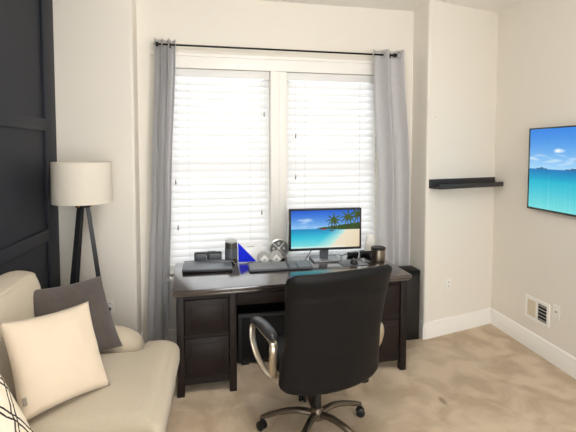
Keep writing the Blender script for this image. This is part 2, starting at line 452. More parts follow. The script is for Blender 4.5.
# ------------------------------------------------------------------ desk
DW, DD, DH = 1.815, .765, .777
DA = A + R(1.3); DP = B(.315 + DW, -.835) - Vector((math.cos(DA), math.sin(DA), 0)) * DW
desk = empty('desk', DP, DA, 'large espresso brown wooden desk with drawer pedestals under the windows', 'desk')
MB().b2((0, 0, DH - .034), (DW, DD, DH), .006).b2((.012, .012, DH - .05), (DW - .012, DD - .012, DH - .033), .004).build('desktop', W['woodtop'], desk)
zt = DH - .05
def pedestal(x0, x1):
    for (px, py) in ((x0, .03), (x1 - .052, .03), (x0, DD - .08), (x1 - .052, DD - .08)):
        MB().box((px + .026, py + .026, zt / 2), (.052, .052, zt), None, .004).build('leg', W['wood'], desk)
    for px in (x0 + .012, x1 - .032):
        MB().b2((px, .075, .075), (px + .02, DD - .07, zt)).b2((px - .004, .08, .075), (px + .024, DD - .08, .135), .002).b2((px - .004, .08, zt - .06), (px + .024, DD - .08, zt), .002).b2((px - .004, .08, .39), (px + .024, DD - .08, .44), .002).build('side_panel', W['wood'], desk)
    MB().b2((x0 + .05, DD - .075, .075), (x1 - .05, DD - .055, zt)).build('back_panel', W['wood'], desk)
    for za, zb in ((zt - .035, zt), (.075, .13), (.415, .44)): MB().b2((x0 + .05, .05, za), (x1 - .05, .07, zb)).build('front_rail', W['wood'], desk)
    for z0, z1 in ((.443, zt - .038), (.133, .412)):
        xa, xb = x0 + .055, x1 - .055
        mb = MB().b2((xa, .043, z0), (xb, .075, z1), .004)
        mb.b2((xa + .04, .038, z0 + .04), (xb - .04, .05, z1 - .04), .004)
        mb.b2((xa, .05, z0 + .01), (xb, .45, z1 - .02))
        mb.build('drawer', W['wood'], desk)
pedestal(.025, .445); pedestal(DW - .445, DW - .025)
cd = MB().b2((.45, .045, zt - .1), (DW - .45, .065, zt), .003).b2((.49, .04, zt - .085), (DW - .49, .05, zt - .02), .003).b2((.46, .06, zt - .08), (DW - .46, .5, zt - .01))
cd.build('drawer', W['wood'], desk)
MB().b2((.44, DD - .075, .25), (DW - .44, DD - .055, zt)).build('modesty_panel', W['wood'], desk)
DM = Matrix.Translation(B(.315, -.835)) @ Matrix.Rotation(A, 4, 'Z')
def on_desk(x, y):      # world x, y on the desk top
    return Vector((x, y, DH))

# ------------------------------------------------------------------ things on the desk
# closed laptop
lp = empty('laptop', on_desk(-.15, 3.565), R(1), 'closed dark grey laptop lying on the left end of the desk', 'laptop')
MB().box((0, 0, .011), (.395, .29, .014), None, .004).build('base', W['plastic'], lp)
MB().box((0, 0, .0245), (.395, .29, .012), None, .004).build('lid', W['darkgrey'], lp)
for x in (-.16, .16):
    for y in (-.11, .11): MB().lathe([(.008, 0), (.008, .005)], (x, y, 0), 10).build('foot', W['plastic'], lp)
MB().tube([(-.15, .142, .018), (.15, .142, .018)], .006, 8).build('hinge', W['plastic'], lp)
# small black case behind the laptop
cs = empty('speaker_box', on_desk(-.155, 3.775), R(2), 'long black box standing behind the laptop near the left blind', 'box')
MB().box((0, 0, .042), (.235, .055, .084), None, .012, 3).build('body', W['plastic'], cs)
MB().box((-.062, -.028, .045), (.095, .008, .055), None, .003).build('front_panel', W['darkgrey'], cs)
MB().box((.062, -.028, .045), (.095, .008, .055), None, .003).build('front_panel', W['darkgrey'], cs)
MB().box((.03, 0, .087), (.07, .03, .008), None, .003).build('top_button', W['darkgrey'], cs)
cb = MB().tube(spline([(-.165, 3.735, DH + .06), (-.165, 3.72, DH + .035), (-.155, 3.70, DH + .034), (-.09, 3.66, DH + .0335), (0, 3.625, DH + .0335), (.035, 3.64, DH + .0335), (.056, 3.645, DH + .03), (.075, 3.64, DH + .006), (.09, 3.655, DH + .004)], 6), .002, 8)
tag(cb.build('cable', W['lightgrey'], None), 'thin pale cable looping over the closed laptop lid', 'cable')
# tall canister
cn = empty('canister', on_desk(.045, 3.745), 0, 'tall dark canister with a pale cap standing right of the laptop', 'canister')
MB().lathe([(.05, 0), (.053, .004), (.053, .165), (.048, .172)], (0, 0, 0), 32).build('body', W['canister'], cn)
MB().lathe([(.0535, .035), (.0545, .036), (.0545, .12), (.0535, .121)], (0, 0, 0), 32).build('label_band', W['darkgrey'], cn)
MB().lathe([(.05, .17), (.051, .172), (.05, .185), (.04, .19), (.001, .19)], (0, 0, 0), 32).build('cap', W['lightgrey'], cn)
# upright card with the blue corner
card = empty('desk_card', on_desk(.215, 3.70), R(3), 'upright glossy white card with a blue triangle corner behind the keyboard', 'card')
def leanbox(lo, hi, tilt): return Matrix.Rotation(tilt, 4, 'X')
mb = MB().b2((-.11, 0, .002), (.105, .006, .175), .0015); mb.bm.transform(Matrix.Rotation(R(-12), 4, 'X')); mb.build('board', W['card'], card)
mb = MB(); M = Matrix.Rotation(R(-12), 4, 'X')
mb.prism([(-.109, .004), (.048, .004), (-.109, .172)], 0, .0015, M @ Matrix.Translation((0, -.0005, 0)) @ Matrix.Rotation(R(90), 4, 'X')); mb.build('blue_corner', W['blue'], card)
mb = MB().box((0, .055, .07), (.06, .004, .15), (R(24), 0, 0)); mb.build('back_strut', W['card'], card)
# two round ornaments carrying white lozenges
def ornament(x, y, r, label):
    t = empty('round_ornament', on_desk(x, y), R(4), label, 'ornament', 'round ornaments with white lozenges')
    Mx = Matrix.Rotation(R(-10), 4, 'X')
    mb = MB().lathe([(r * .8, -.006), (r, -.005), (r, .006), (r * .86, .008), (r * .84, .003), (.001, .003)], (0, .02, r), 32, 'y'); mb.build('disc', W['lightgrey'], t)
    h = r * .72
    MB().box((0, -.012, h + .004), (h * 1.42, .024, h * 1.42), (0, R(45), 0), .003).build('lozenge', W['card'], t)
    MB().box((0, -.026, h + .004), (h * .55, .004, h * .55), (0, R(45), 0), .001).build('inset', W['lightgrey'], t)
    MB().b2((-r * .5, -.015, 0), (r * .5, .032, .006), .002).build('base', W['silver'], t)
ornament(.32, 3.61, .055, 'round silver ornament with a white lozenge, the left of the pair behind the keyboard')
ornament(.425, 3.615, .055, 'round silver ornament with a white lozenge, the right of the pair, before the big disc')
# big round disc with cross bars
fd = empty('round_dial', on_desk(.462, 3.745), R(5), 'large round grey disc in a silver rim with cross bars, between card and monitor', 'dial')
r = .088
T = Matrix.Translation((0, 0, r + .012)) @ Matrix.Rotation(R(-8), 4, 'X')
mb = MB().lathe([(r * .88, .03), (r, .026), (r, -.014), (r * .95, -.02), (r * .89, -.017), (r * .89, -.002)], (0, 0, 0), 48, 'y', None, True); mb.bm.transform(T); mb.build('rim', W['silver'], fd)
mb = MB().lathe([(.001, -.004), (r * .9, -.004), (r * .9, .003), (.001, .003)], (0, 0, 0), 48, 'y'); mb.bm.transform(T); mb.build('face', W['greyface'], fd)
mb = MB()
for a in (45, -45): mb.box((0, -.008, 0), (r * 1.76, .006, .006), (0, R(a), 0), .001)
mb.lathe([(.001, .018), (.012, .016), (.014, .004)], (0, 0, 0), 20, 'y'); mb.bm.transform(T); mb.build('cross_bars', W['silver'], fd)
for a in (0, 90, 180, 270):
    mb = MB().lathe([(.001, .012), (.011, .010), (.012, .003)], (r * .52 * math.cos(R(a)), 0, r * .52 * math.sin(R(a))), 16, 'y'); mb.bm.transform(T); mb.build('light_dot', W['lightgrey'], fd)
MB().b2((-.05, -.028, 0), (.05, .03, .016), .004).build('foot', W['plastic'], fd)
# keyboard
kb = empty('keyboard', on_desk(.44, 3.475), R(3.2), 'long dark grey keyboard lying in front of the card and the monitor', 'keyboard')
mb = MB().b2((-.26, -.085, .004), (.26, .085, .02), .005); mb.bm.transform(Matrix.Rotation(R(5), 4, 'X') @ Matrix.Translation((0, 0, .007))); mb.build('case', W['darkgrey'], kb)
KM = Matrix.Rotation(R(5), 4, 'X') @ Matrix.Translation((0, 0, .007))
keys = [(-.245 + .0196 * c + .0098, -.066 + .022 * r_, .017) for r_ in range(6) for c in range(25) if c not in (15, 19) and not (c in (16, 17, 18) and r_ in (1, 3) and not (c == 17 and r_ == 1)) and not (r_ == 0 and 4 <= c <= 8)]
keys = keys[:]
mb = MB().b2((-.0084, -.0095, 0), (.0084, .0095, .009), .002, 1); k0 = mb.build('key', W['keys'], kb)
show = sorted(keys, key=lambda k: (k[1], abs(k[0] + .1)))[:99]
for i, k in enumerate(show):
    o = k0 if i == 0 else plink(k0, kb)
    o.location = KM @ Vector((k[0], k[1], k[2])); o.rotation_euler = (R(5), 0, 0)
mb = MB()
for k in keys:
    if k in show: continue
    mb.box(KM @ Vector((k[0], k[1], k[2] + .0045)), (.0168, .019, .009), (R(5), 0, 0))
tag(mb.build('key_rows', W['keys'], kb), kind='stuff')
mb = MB().b2((-.049, -.0095, 0), (.049, .0095, .009), .002, 1); o = mb.build('space_bar', W['keys'], kb); o.location = KM @ Vector((-.117, -.066, .017)); o.rotation_euler = (R(5), 0, 0)

# screens -----------------------------------------------------------------
def screen(name, w, h, fn, parent, loc, rot, nx, ny, front=.0):
    me = bpy.data.meshes.new(name); vs, fs, cs_ = [], [], []
    for j in range(ny):
        for i in range(nx):
            x0, x1 = -w / 2 + w * i / nx, -w / 2 + w * (i + 1) / nx; z0, z1 = h / 2 - h * j / ny, h / 2 - h * (j + 1) / ny
            k = len(vs); vs += [(x0, 0, z1), (x1, 0, z1), (x1, 0, z0), (x0, 0, z0)]; fs.append((k, k + 1, k + 2, k + 3))
            c = lin(fn((i + .5) / nx, (j + .5) / ny)); cs_.append((*c, 1))
    k = len(vs); vs += [(-w / 2, .002, -h / 2), (w / 2, .002, -h / 2), (w / 2, .002, h / 2), (-w / 2, .002, h / 2)]; fs.append((k + 3, k + 2, k + 1, k)); cs_.append((0, 0, 0, 1))
    me.from_pydata(vs, [], fs); at = me.color_attributes.new('picture', 'FLOAT_COLOR', 'CORNER')
    d = []
    for c in cs_: d += list(c) * 4
    at.data.foreach_set('color', d); me.materials.append(W['screen'])
    o = bpy.data.objects.new(name, me); C.objects.link(o); o.parent = parent; o.location = loc; o.rotation_euler = rot; return o
def mixc(a, b, t): t = max(0, min(1, t)); return tuple(p + (q - p) * t for p, q in zip(a, b))
def nz(x, y, s=0): return noise.noise(Vector((x, y, s)))
def palm(x, y, cx, cy, s, lean):
    # fronds as arcs from the crown, plus a leaning trunk
    dx, dy = (x - cx) * 1.78, (y - cy)
    if dy > 0 and dy < s * 1.25 and abs(dx - lean * dy) < .011: return 2
    rr = math.hypot(dx, dy)
    if rr < s:
        for k in range(9):
            a = -PI * .5 + (k - 4) * .62
            ex, ey = math.cos(a), math.sin(a)
            t = dx * ex + dy * ey
            if t < 0 or t > s: continue
            droop = .55 * t * t / s
            off = abs((dy - droop) * ex - dx * ey)
            if off < .018 * (1.25 - t / s) + .006: return 1
    return 0
def beach(x, y):
    hz = .49
    if y < hz:
        c = mixc((22, 88, 204), (150, 204, 244), (y / hz) ** 1.1)
        c = mixc(c, (40, 120, 220), .3 * x)
        k = nz(x * 9, y * 18, 3) * .6 + .55 - 9 * ((x - .21) ** 2 * 4 + (y - .27) ** 2 * 9); c = mixc(c, (244, 248, 252), k)
        k = nz(x * 8, y * 26, 5) * .7 + .25 - abs(y - .42) * 6; c = mixc(c, (225, 238, 248), k * .6)
    else:
        v = (y - hz) / (1 - hz)
        c = mixc((16, 132, 190), (44, 190, 214), min(1, v * 2.2)); c = mixc(c, (150, 226, 222), max(0, v - .45) * 1.6)
        c = mixc(c, (235, 248, 245), (nz(x * 40, y * 60, 1)) * .5 * v)
        edge = .80 - .26 * max(0, v - .1) + .02 * nz(y * 20, 2)
        if x > edge - .25: c = mixc(c, (206, 234, 222), (x - edge + .25) / .25)
        if x > edge: c = mixc((236, 224, 198), (222, 200, 166), (x - edge) * 1.6 + .2 * nz(x * 30, y * 30))
        if v > .9 and x < .8: c = mixc(c, (240, 244, 238), .5)
    gr = .47 - max(0, x - .38) * .22 + .02 * nz(x * 26, 7)
    if x > .38 and gr < y < hz + .03 * min(1, max(0, x - .5) * 4) + .006:
        g = nz(x * 50, y * 50, 9); c = mixc((22, 52, 22), (70, 98, 40), .5 + g)
    for (rx, ry, w_, h_, col) in ((.47, .50, .05, .022, (120, 70, 62)), (.585, .545, .035, .02, (74, 66, 60)), (.44, .485, .03, .012, (56, 62, 60))):
        if ((x - rx) / w_) ** 2 + ((y - ry) / h_) ** 2 < 1: c = col
    for a in ((.62, .27, .21, .12), (.83, .19, .25, -.05), (.98, .12, .3, -.1)):
        q = palm(x, y, *a)
        if q == 1: c = mixc((16, 44, 14), (96, 118, 34), .5 + nz(x * 60, y * 60, 4))
        if q == 2: c = (64, 48, 34)
    return c
def sea(x, y):
    hz = .50
    if y < hz:
        c = mixc((52, 134, 226), (168, 216, 248), (y / hz) ** 1.3)
        k = nz(x * 16, y * 12, 3) * .7 + .8 - ((x - .27) / .06) ** 2 - ((y - .27) / .035) ** 2; c = mixc(c, (250, 252, 254), k)
        k = nz(x * 10, y * 26, 8) * .9 + .22 - abs(y - .38) * 5; c = mixc(c, (228, 240, 250), k)
        for hx, hw in ((.12, .05), (.40, .07), (.7, .1)):
            if abs(x - hx) < hw and y > hz - .010 - .008 * (1 - abs(x - hx) / hw): c = (50, 96, 128)
    else:
        v = (y - hz) / (1 - hz)
        c = mixc((14, 118, 186), (38, 182, 210), min(1, v * 3.2)); c = mixc(c, (124, 222, 222), max(0, v - .25) * 1.25)
        g = nz(x * 60, y * 46 / (1 + v), 2) + .5 * nz(x * 130, y * 90, 6); c = mixc(c, (176, 240, 236), g * .7 * v)
    return c
# monitor
mon = empty('monitor', on_desk(.875, 3.70), R(1.2), 'black framed monitor showing a palm beach, standing on the desk', 'monitor')
MW, MH, MZ = .655, .37, .272
sc_z = MZ
MB().b2((-MW / 2, -.012, MZ - MH / 2), (MW / 2, .03, MZ + MH / 2), .006).build('housing', W['plastic'], mon)
mb = MB(); bz = .016
mb.b2((-MW / 2, -.018, MZ - MH / 2), (MW / 2, -.011, MZ - MH / 2 + .022), .002).b2((-MW / 2, -.018, MZ + MH / 2 - bz), (MW / 2, -.011, MZ + MH / 2), .002)
mb.b2((-MW / 2, -.018, MZ - MH / 2), (-MW / 2 + bz, -.011, MZ + MH / 2), .002).b2((MW / 2 - bz, -.018, MZ - MH / 2), (MW / 2, -.011, MZ + MH / 2), .002).build('bezel', W['plastic'], mon)
screen('screen', MW - 2 * bz, MH - bz - .022, beach, mon, (0, -.0145, MZ + .003), (0, 0, 0), 150, 84)
MB().b2((-.038, .03, .012), (.038, .06, MZ), .004).b2((-.1, .028, MZ - .06), (.1, .05, MZ + .06), .004).build('neck', W['darkgrey'], mon)
MB().b2((-.125, -.10, 0), (.125, .12, .012), .004).build('foot', W['clear'], mon)
mc = MB().tube(spline([(.78, 3.74, DH + .12), (.75, 3.75, DH + .06), (.71, 3.73, DH + .01), (.69, 3.68, DH + .005), (.66, 3.66, DH + .004)], 6), .004, 8)
tag(mc.build('cable', W['plastic']), 'thin black cable dropping behind the monitor left of its foot', 'cable')
ad = empty('adapter', on_desk(1.16, 3.80), R(10), 'small black adapter box lying right of the monitor foot', 'adapter')
MB().box((0, 0, .016), (.1, .05, .032), None, .006).build('body', W['plastic'], ad)
MB().tube(spline([(-.05, 0, .014), (-.09, .01, .01), (-.11, -.01, .006), (-.125, .01, .005)], 5), .004, 8).build('lead', W['plastic'], ad)
# white router in its base
ro = empty('router', on_desk(1.325, 3.83), R(3), 'upright rounded white router in a dark base by the right curtain', 'router')
pf = rounded([(-.05, .03), (.05, .03), (.036, .185), (-.02, .185)], [.01, .01, .02, .025])
MB().prism(pf, -.014, .014, Matrix.Rotation(R(90), 4, 'X'), .006).build('body', W['white_pl'], ro)
MB().b2((-.085, -.04, 0), (.085, .04, .034), .008).build('base', W['plastic'], ro)
# mouse pad, mouse, phone, mug
mp_ = MB().prism(rounded([(.97, 3.44), (1.2, 3.455), (1.19, 3.66), (.965, 3.645)], .015), DH + .0005, DH + .0035)
tag(mp_.build('mouse_pad', W['darkgrey']), 'thin dark mouse pad lying on the desk behind the chair', 'mouse pad')
ms = empty('mouse', (1.085, 3.52, DH + .0035), R(-12), 'black computer mouse lying on the thin dark pad', 'mouse')
mb = MB(); rings = []
for k in range(9):
    t = k / 8; ang = t * PI / 2; s_ = math.cos(ang); rings.append(sq(0, -.004 * t, .036 * math.sin(ang), .032 * max(.05, s_ ** .6), .056 * max(.05, s_ ** .6), 2.6, 24))
mb.loft(rings); mb.build('body', W['plastic'], ms, smooth=180)
MB().lathe([(.001, -.004), (.008, -.004), (.008, .004), (.001, .004)], (0, .03, .029), 14, 'x').build('scroll_wheel', W['lightgrey'], ms)
ph = empty('phone', on_desk(1.20, 3.585), R(10), 'glossy black phone lying flat between the mouse and the steel mug', 'phone')
MB().prism(rounded([(-.036, -.075), (.036, -.075), (.036, .075), (-.036, .075)], .01), 0, .008, None, .002).build('case', W['plastic'], ph)
m_ = mat('phone_glass', (16, 16, 18), .06, spec=.6)
MB().prism(rounded([(-.033, -.072), (.033, -.072), (.033, .072), (-.033, .072)], .008), .0078, .0088).build('display', m_, ph)
mg = empty('mug', on_desk(1.33, 3.60), R(20), 'wide brown steel mug with a dark rim on the right end of the desk', 'mug')
r = .062
MB().lathe([(.001, 0), (r * .9, 0), (r * .97, .006), (r, .02), (r, .104), (r * .93, .104), (r * .92, .02), (.001, .015)], (0, 0, 0), 40).build('body', W['mugmetal'], mg)
MB().lathe([(r * .9, .098), (r * 1.03, .099), (r * 1.04, .115), (r * .95, .119), (.02, .117), (.001, .117)], (0, 0, 0), 40).build('lid', W['plastic'], mg)
MB().tube(spline([(-r, 0, .09), (-r - .028, 0, .085), (-r - .036, 0, .055), (-r - .024, 0, .025), (-r, 0, .018)], 5), .006, 8).build('handle', W['plastic'], mg)

# ------------------------------------------------------------------ dark boxes on the floor
bx = empty('floor_box', (1.675, 3.72, 0), A, 'tall black box on the carpet between the desk end and the alcove wall', 'box')
MB().b2((-.085, -.05, 0), (.085, .12, .63), .008).build('body', W['plastic'], bx)
MB().b2((-.087, -.052, .60), (.087, .122, .65), .008).build('lid', W['leather'], bx)
kx = empty('storage_unit', (.30, 3.42, 0), A, 'black boxy unit on the carpet in the dark kneehole under the desk', 'box')
MB().b2((-.22, 0, .02), (.22, .22, .44), .02, 3).build('body', W['plastic'], kx)
MB().b2((-.18, -.006, .06), (.18, .004, .40), .006).build('front_panel', W['leather'], kx)
for x in (-.15, .15): MB().b2((x - .03, .02, 0), (x + .03, .2, .024), .004).build('foot', W['plastic'], kx)

# ------------------------------------------------------------------ office chair
CHX, CHY, CHR = .548, 2.52, R(15)
ch = empty('office_chair', (CHX, CHY, 0), CHR, 'black leather high-backed office chair on casters, turned away towards the desk', 'chair')
base_rot = R(94) - CHR
MB().lathe([(.035, .095), (.042, .1), (.042, .15), (.034, .165), (.03, .17)], (0, 0, 0), 24).build('hub', W['bronze'], ch)
for k in range(5):
    a = base_rot + k * 2 * PI / 5; dx, dy = math.cos(a), math.sin(a)
    pts = [(dx * .03, dy * .03, .132), (dx * .12, dy * .12, .142), (dx * .22, dy * .22, .125), (dx * .30, dy * .30, .098), (dx * .345, dy * .345, .082)]
    l = MB().tube(spline(pts, 4), [.024] * 5 + [.022] * 4 + [.020] * 4 + [.017] * 3 + [.015], 10, flat=(1.0, .75)); l.build('base_leg', W['bronze'], ch)
    cx_, cy_ = dx * .345, dy * .345
    cas = MB().lathe([(.001, -.012), (.018, -.012), (.027, -.009), (.029, 0), (.027, .009), (.018, .012), (.001, .012)], (0, 0, .029), 20, 'x')
    for q in (-.018, .018): pass
    cst = MB()
    for q in (-.016, .016):
        cst.lathe([(.001, q - .009), (.02, q - .009), (.028, q - .006), (.029, q), (.028, q + .006), (.02, q + .009), (.001, q + .009)], (0, 0, .029), 20, 'x')
    cst.box((0, 0, .034), (.014, .03, .04), None, .004)
    cst.lathe([(.008, .05), (.008, .085)], (0, 0, 0), 10)
    co = cst.build('caster', W['plastic'], ch); co.location = (cx_, cy_, 0); co.rotation_euler = (0, 0, a + 1.0)
    cas.bm.free()
MB().lathe([(.026, .15), (.026, .30), (.019, .301), (.019, .42)], (0, 0, 0), 20).build('gas_lift', W['plastic'], ch)
MB().b2((-.11, -.16, .395), (.11, .12, .43), .008).build('tilt_plate', W['plastic'], ch)
MB().tube([(.08, -.06, .405), (.2, -.12, .375), (.235, -.152, .36)], .006, 8).lathe([(.001, .225), (.012, .225), (.015, .235), (.015, .262), (.010, .268), (.001, .268)], (0, -.152, .36), 14, 'x').build('lever', W['plastic'], ch)
mb = MB(); rings = []
for z, k in ((.425, .86), (.435, .95), (.46, 1), (.49, 1), (.515, .97), (.53, .9), (.536, .75)):
    rings.append(sq(0, .04, z, .265 * k, .26 * k, 4.5, 48))
mb.loft(rings); mb.build('seat', W['leather'], ch, smooth=180)
# back rest: lofted leather shell, leaning back
def back_w(v): return   .308 + .012 * math.cos((v - .05) * 2 * PI) * (1 if v < .5 else .6) + .014 * v
rings = []
nv = 44
for k in range(nv + 1):
    v = k / nv
    w = back_w(v); d = .052 - .004 * v
    e = 1.
    if v < .07: e = math.sqrt(max(.0, 1 - ((.07 - v) / .07) ** 2)) * .30 + .70
    if v > .93: e = math.sqrt(max(.0, 1 - ((v - .93) / .07) ** 2)) * .12 + .88
    ed = e if v < .5 else e * (1 - .0)
    if v < .05: ed = math.sqrt(max(.02, 1 - ((.05 - v) / .05) ** 2))
    if v > .95: ed = math.sqrt(max(.05, 1 - ((v - .95) / .05) ** 2))
    dent = 1 - .12 * math.exp(-((v - .82) / .012) ** 2) - .05 * math.exp(-((v - .12) / .014) ** 2)
    bow = -.05 * math.sin(PI * min(1, v * 1.15)) * .35
    y = -.215 - .135 * v ** 1.2 + .03 * math.sin(v * PI) + bow
    z = .405 + .70 * v
    ring = []
    for p in sq(0, 0, 0, w * e, d * ed * dent, 3.2, 56):
        curve = .035 * (p.x / .27) ** 2
        zz = z
        ring.append(Vector((p.x, y + p.y + curve, zz + (-.020 * (1 - (p.x / .27) ** 2) * (1 - v) ** 3) + (.004 * (1 - (p.x / .28) ** 2) * v ** 4))))
    rings.append(ring)
mb = MB().loft(rings); br = mb.build('backrest', W['leather'], ch, smooth=180)
for sx in (-1, 1):
    X = .352 * sx + .022
    path = spline([(X * .84, -.02, .43), (X * .97, .02, .445), (X * 1.04, .12, .50), (X * 1.05, .2, .575), (X * 1.02, .225, .655), (X, .17, .683), (X, .03, .682), (X * 1.0, -.09, .678), (X * 1.02, -.125, .64), (X * 1.01, -.11, .56), (X * .95, -.07, .475)], 5, closed=True)
    af = MB().tube(path, .0135, 10, closed=True, flat=(1.7, .8)).build('arm_frame', W['champagne'], ch)
    rings = []
    for k in range(15):
        t = k / 14; e = math.sqrt(max(.03, 1 - (2 * t - 1) ** 6)); yy = -.125 + .36 * t
        z = .705 + .012 * math.sin(t * PI) - .02 * t ** 3
        ring = []
        for j in range(20):
            a = 2 * PI * j / 20
            ring.append(Vector((X + .036 * e * math.cos(a), yy, z + .028 * e * math.sin(a))))
        rings.append(ring)
    MB().loft(rings).build('arm_pad', W['pad'], ch, smooth=180)

# ------------------------------------------------------------------ sofa
SOX, SOY = -.82, 1.98
sofa = empty('sofa', (0, 0, 0), 0, 'beige slipcovered sofa with rolled arms along the navy wall', 'sofa')
sofa.location = (SOX, SOY, 0)
def S(x, y, z=0): return Vector((x - SOX, y - SOY, z))
def cushion(poly, radii, z0, z1, bev, crown, name, n=6):
    P = [Vector((a - SOX, b - SOY)) for a, b in poly]; m = len(P)
    area2 = sum(P[k - 1].x * P[k].y - P[k].x * P[k - 1].y for k in range(m)); sg = 1 if area2 > 0 else -1
    def ring(d, z):
        out = []
        for k in range(m):
            u = (P[k] - P[k - 1]).normalized(); v = (P[(k + 1) % m] - P[k]).normalized()
            nu = Vector((-u.y, u.x)) * sg; nv = Vector((-v.y, v.x)) * sg
            cr = u.x * v.y - u.y * v.x
            q = P[k] + (nu + nv) * (d / (1 + nu.dot(nv)))
            out.append((q, cr * sg > 0))
        rr = [max(.004, radii[k] - d) if out[k][1] else radii[k] + d for k in range(m)]
        return [Vector((x, y, z)) for x, y in rounded([o[0] for o in out], rr, n)]
    rings = [ring(bev, z0)]
    for k in range(1, 7): t = PI / 2 * k / 6; rings.append(ring(bev * (1 - math.sin(t)), z0 + bev * (1 - math.cos(t))))
    for k in range(7): t = PI / 2 * k / 6; rings.append(ring(bev * (1 - math.cos(t)), z1 - bev + bev * math.sin(t)))
    for d, c in ((.07, .5), (.09, .8), (.11, .95)): rings.append(ring(d, z1 + crown * c))
    mb = MB().loft(rings)
    return mb.build(name, W['linen'], sofa, smooth=70)
# body and skirt
MB().b2(S(-1.31, .85, .06), S(-.36, 3.09, .30), .02, 3).build('base', W['linen'], sofa)
MB().b2(S(-1.325, .87, .25), S(-1.19, 3.0, .80), .05, 4).build('back_frame', W['linen'], sofa)
cushion([(-1.16, 2.02), (-.31, 2.02), (-.31, 3.0), (-.56, 3.01), (-.56, 2.86), (-1.16, 2.86)], [.03, .05, .13, .05, .03, .03], .30, .455, .055, .022, 'seat_cushion')
cushion([(-1.16, 1.12), (-.56, 1.12), (-.56, .96), (-.31, .97), (-.31, 2.01), (-1.16, 2.01)], [.03, .03, .05, .13, .05, .03], .30, .455, .055, .022, 'seat_cushion')
def back_cushion(y0, y1):
    rings = []; ny = 20
    prof = [(-1.20, .44), (-1.11, .43), (-1.08, .46), (-1.055, .55), (-1.07, .68), (-1.095, .82), (-1.115, .93), (-1.14, .995), (-1.15, 1.015), (-1.20, 1.03), (-1.26, 1.035), (-1.30, 1.02), (-1.315, .97), (-1.30, .8), (-1.26, .6)]
    prof = [(p.x, p.y) for p in spline([(a, b, 0) for a, b in prof], 3, closed=True)]
    cx = sum(p[0] for p in prof) / len(prof); cz = sum(p[1] for p in prof) / len(prof)
    for k in range(ny + 1):
        t = 2 * k / ny - 1; e = (1 - abs(t) ** 5) ** .42 if abs(t) < 1 else 0
        e = .80 + .20 * e if abs(t) > .0 else 1
        if abs(t) >= .999: e = .72
        yy = (y0 + y1) / 2 + (y1 - y0) / 2 * (math.sin(t * PI / 2) * .25 + t * .75)
        rings.append([S(cx + (x - cx) * e, yy + .006 * nz(x * 6, z * 6, k * .3), cz + (z - cz) * (.25 * 1 + .75 * e)) for x, z in prof])
    mb = MB().loft(rings); o = mb.build('back_cushion', W['linen'], sofa, smooth=180)
    MB().tube([S(-1.145 + .004 * math.sin(9 * yy), yy, 1.0) for yy in [y0 + .1 + (y1 - y0 - .2) * k / 12 for k in range(13)]], .006, 8).build('piping', W['linen'], o)
    return o
back_cushion(2.0, 2.80); back_cushion(1.13, 1.98)
for y0, y1 in ((2.865, 3.09), (.86, 1.085)):
    # rolled arm: profile across y, lofted along x, sinking and rounding at its front
    rings = []
    xs = [-1.30, -1.2, -1.0, -.8, -.70, -.64, -.60, -.575, -.562]
    for i, x in enumerate(xs):
        f = max(0, (x + .72) / .158); f = min(1, f); rnd = math.sqrt(max(.0, 1 - f ** 2.2))
        ztop = .60 - .075 * max(0, (x + 1.1) / .54) ** 1.5
        h = ztop - (1 - rnd) * .11; wd = (y1 - y0) / 2 * (.80 + .20 * rnd); cy = (y0 + y1) / 2
        ring = []
        for k in range(24):
            a = PI * k / 23; ring.append(S(x, cy - wd * 1.06 * math.cos(a) * (1 + .06 * math.sin(a)), h - .12 + .12 * math.sin(a)))
        ring += [S(x, cy + wd * .92, h - .17), S(x, cy + wd * .92, .08), S(x, cy - wd * .92, .08), S(x, cy - wd * .92, h - .17)]
        rings.append(ring)
    MB().loft(rings).build('armrest', W['linen'], sofa, smooth=60)
for x in (-1.22, -.45):
    for y in (.95, 2.98):
        MB().box(S(x, y, .032), (.06, .06, .064), None, .004, 1, .75).build('foot', W['lampleg'], sofa)

def pillow(name, label, m, BLp, ex, up, size, thick, seed, wrink=.006, roll=0):
    ex = Vector(ex).normalized(); up = Vector(up); up = (up - ex * up.dot(ex)).normalized(); nn = ex.cross(up)
    if roll: q = Matrix.Rotation(roll, 3, nn); ex = q @ ex; up = q @ up
    sx, sy = size; cen = Vector(BLp) + ex * sx / 2 + up * sy / 2
    root_z = cen - up * sy / 2
    mb = MB(); n = 30; grid = {}
    uvs = {}
    for side in (1, -1):
        for i in range(n + 1):
            for j in range(n + 1):
                u, v = 2 * i / n - 1, 2 * j / n - 1
                if side == -1 and (i in (0, n) or j in (0, n)): grid[(side, i, j)] = grid[(1, i, j)]; continue
                px = u * (1 - .075 * (1 - v * v)) ; py = v * (1 - .075 * (1 - u * u))
                th = ((1 - u * u) * (1 - v * v)) ** .46
                w_ = nz(u * 2.2 + seed, v * 2.2, side) * wrink * 2 * th + nz(u * 5 + seed, v * 5, side) * wrink * th
                p = cen + ex * px * sx / 2 + up * py * sy / 2 + nn * side * (th * thick / 2 + w_)
                vv = mb.bm.verts.new(p - root_z); grid[(side, i, j)] = vv; uvs[vv] = (i / n, j / n)
    lay = mb.bm.loops.layers.uv.new('UVMap')
    for side in (1, -1):
        for i in range(n):
            for j in range(n):
                q = [grid[(side, i, j)], grid[(side, i + 1, j)], grid[(side, i + 1, j + 1)], grid[(side, i, j + 1)]]
                if side == -1: q.reverse()
                f = mb.bm.faces.new(q)
                for lp_ in f.loops: lp_[lay].uv = uvs[lp_.vert]
    o = mb.build(name, m, None, smooth=180, loc=root_z)
    tag(o, label, 'cushion', None)
    return o, cen, ex, up, nn
PIL = {}
PIL['c'] = pillow('throw_pillow', 'cream velvet square cushion in front of the charcoal one on the sofa', W['cream'], (-.925, 2.02, .515), (1, 1.2, -.12), (-.15, .70, 1), (.47, .47), .15, 1, roll=R(0))
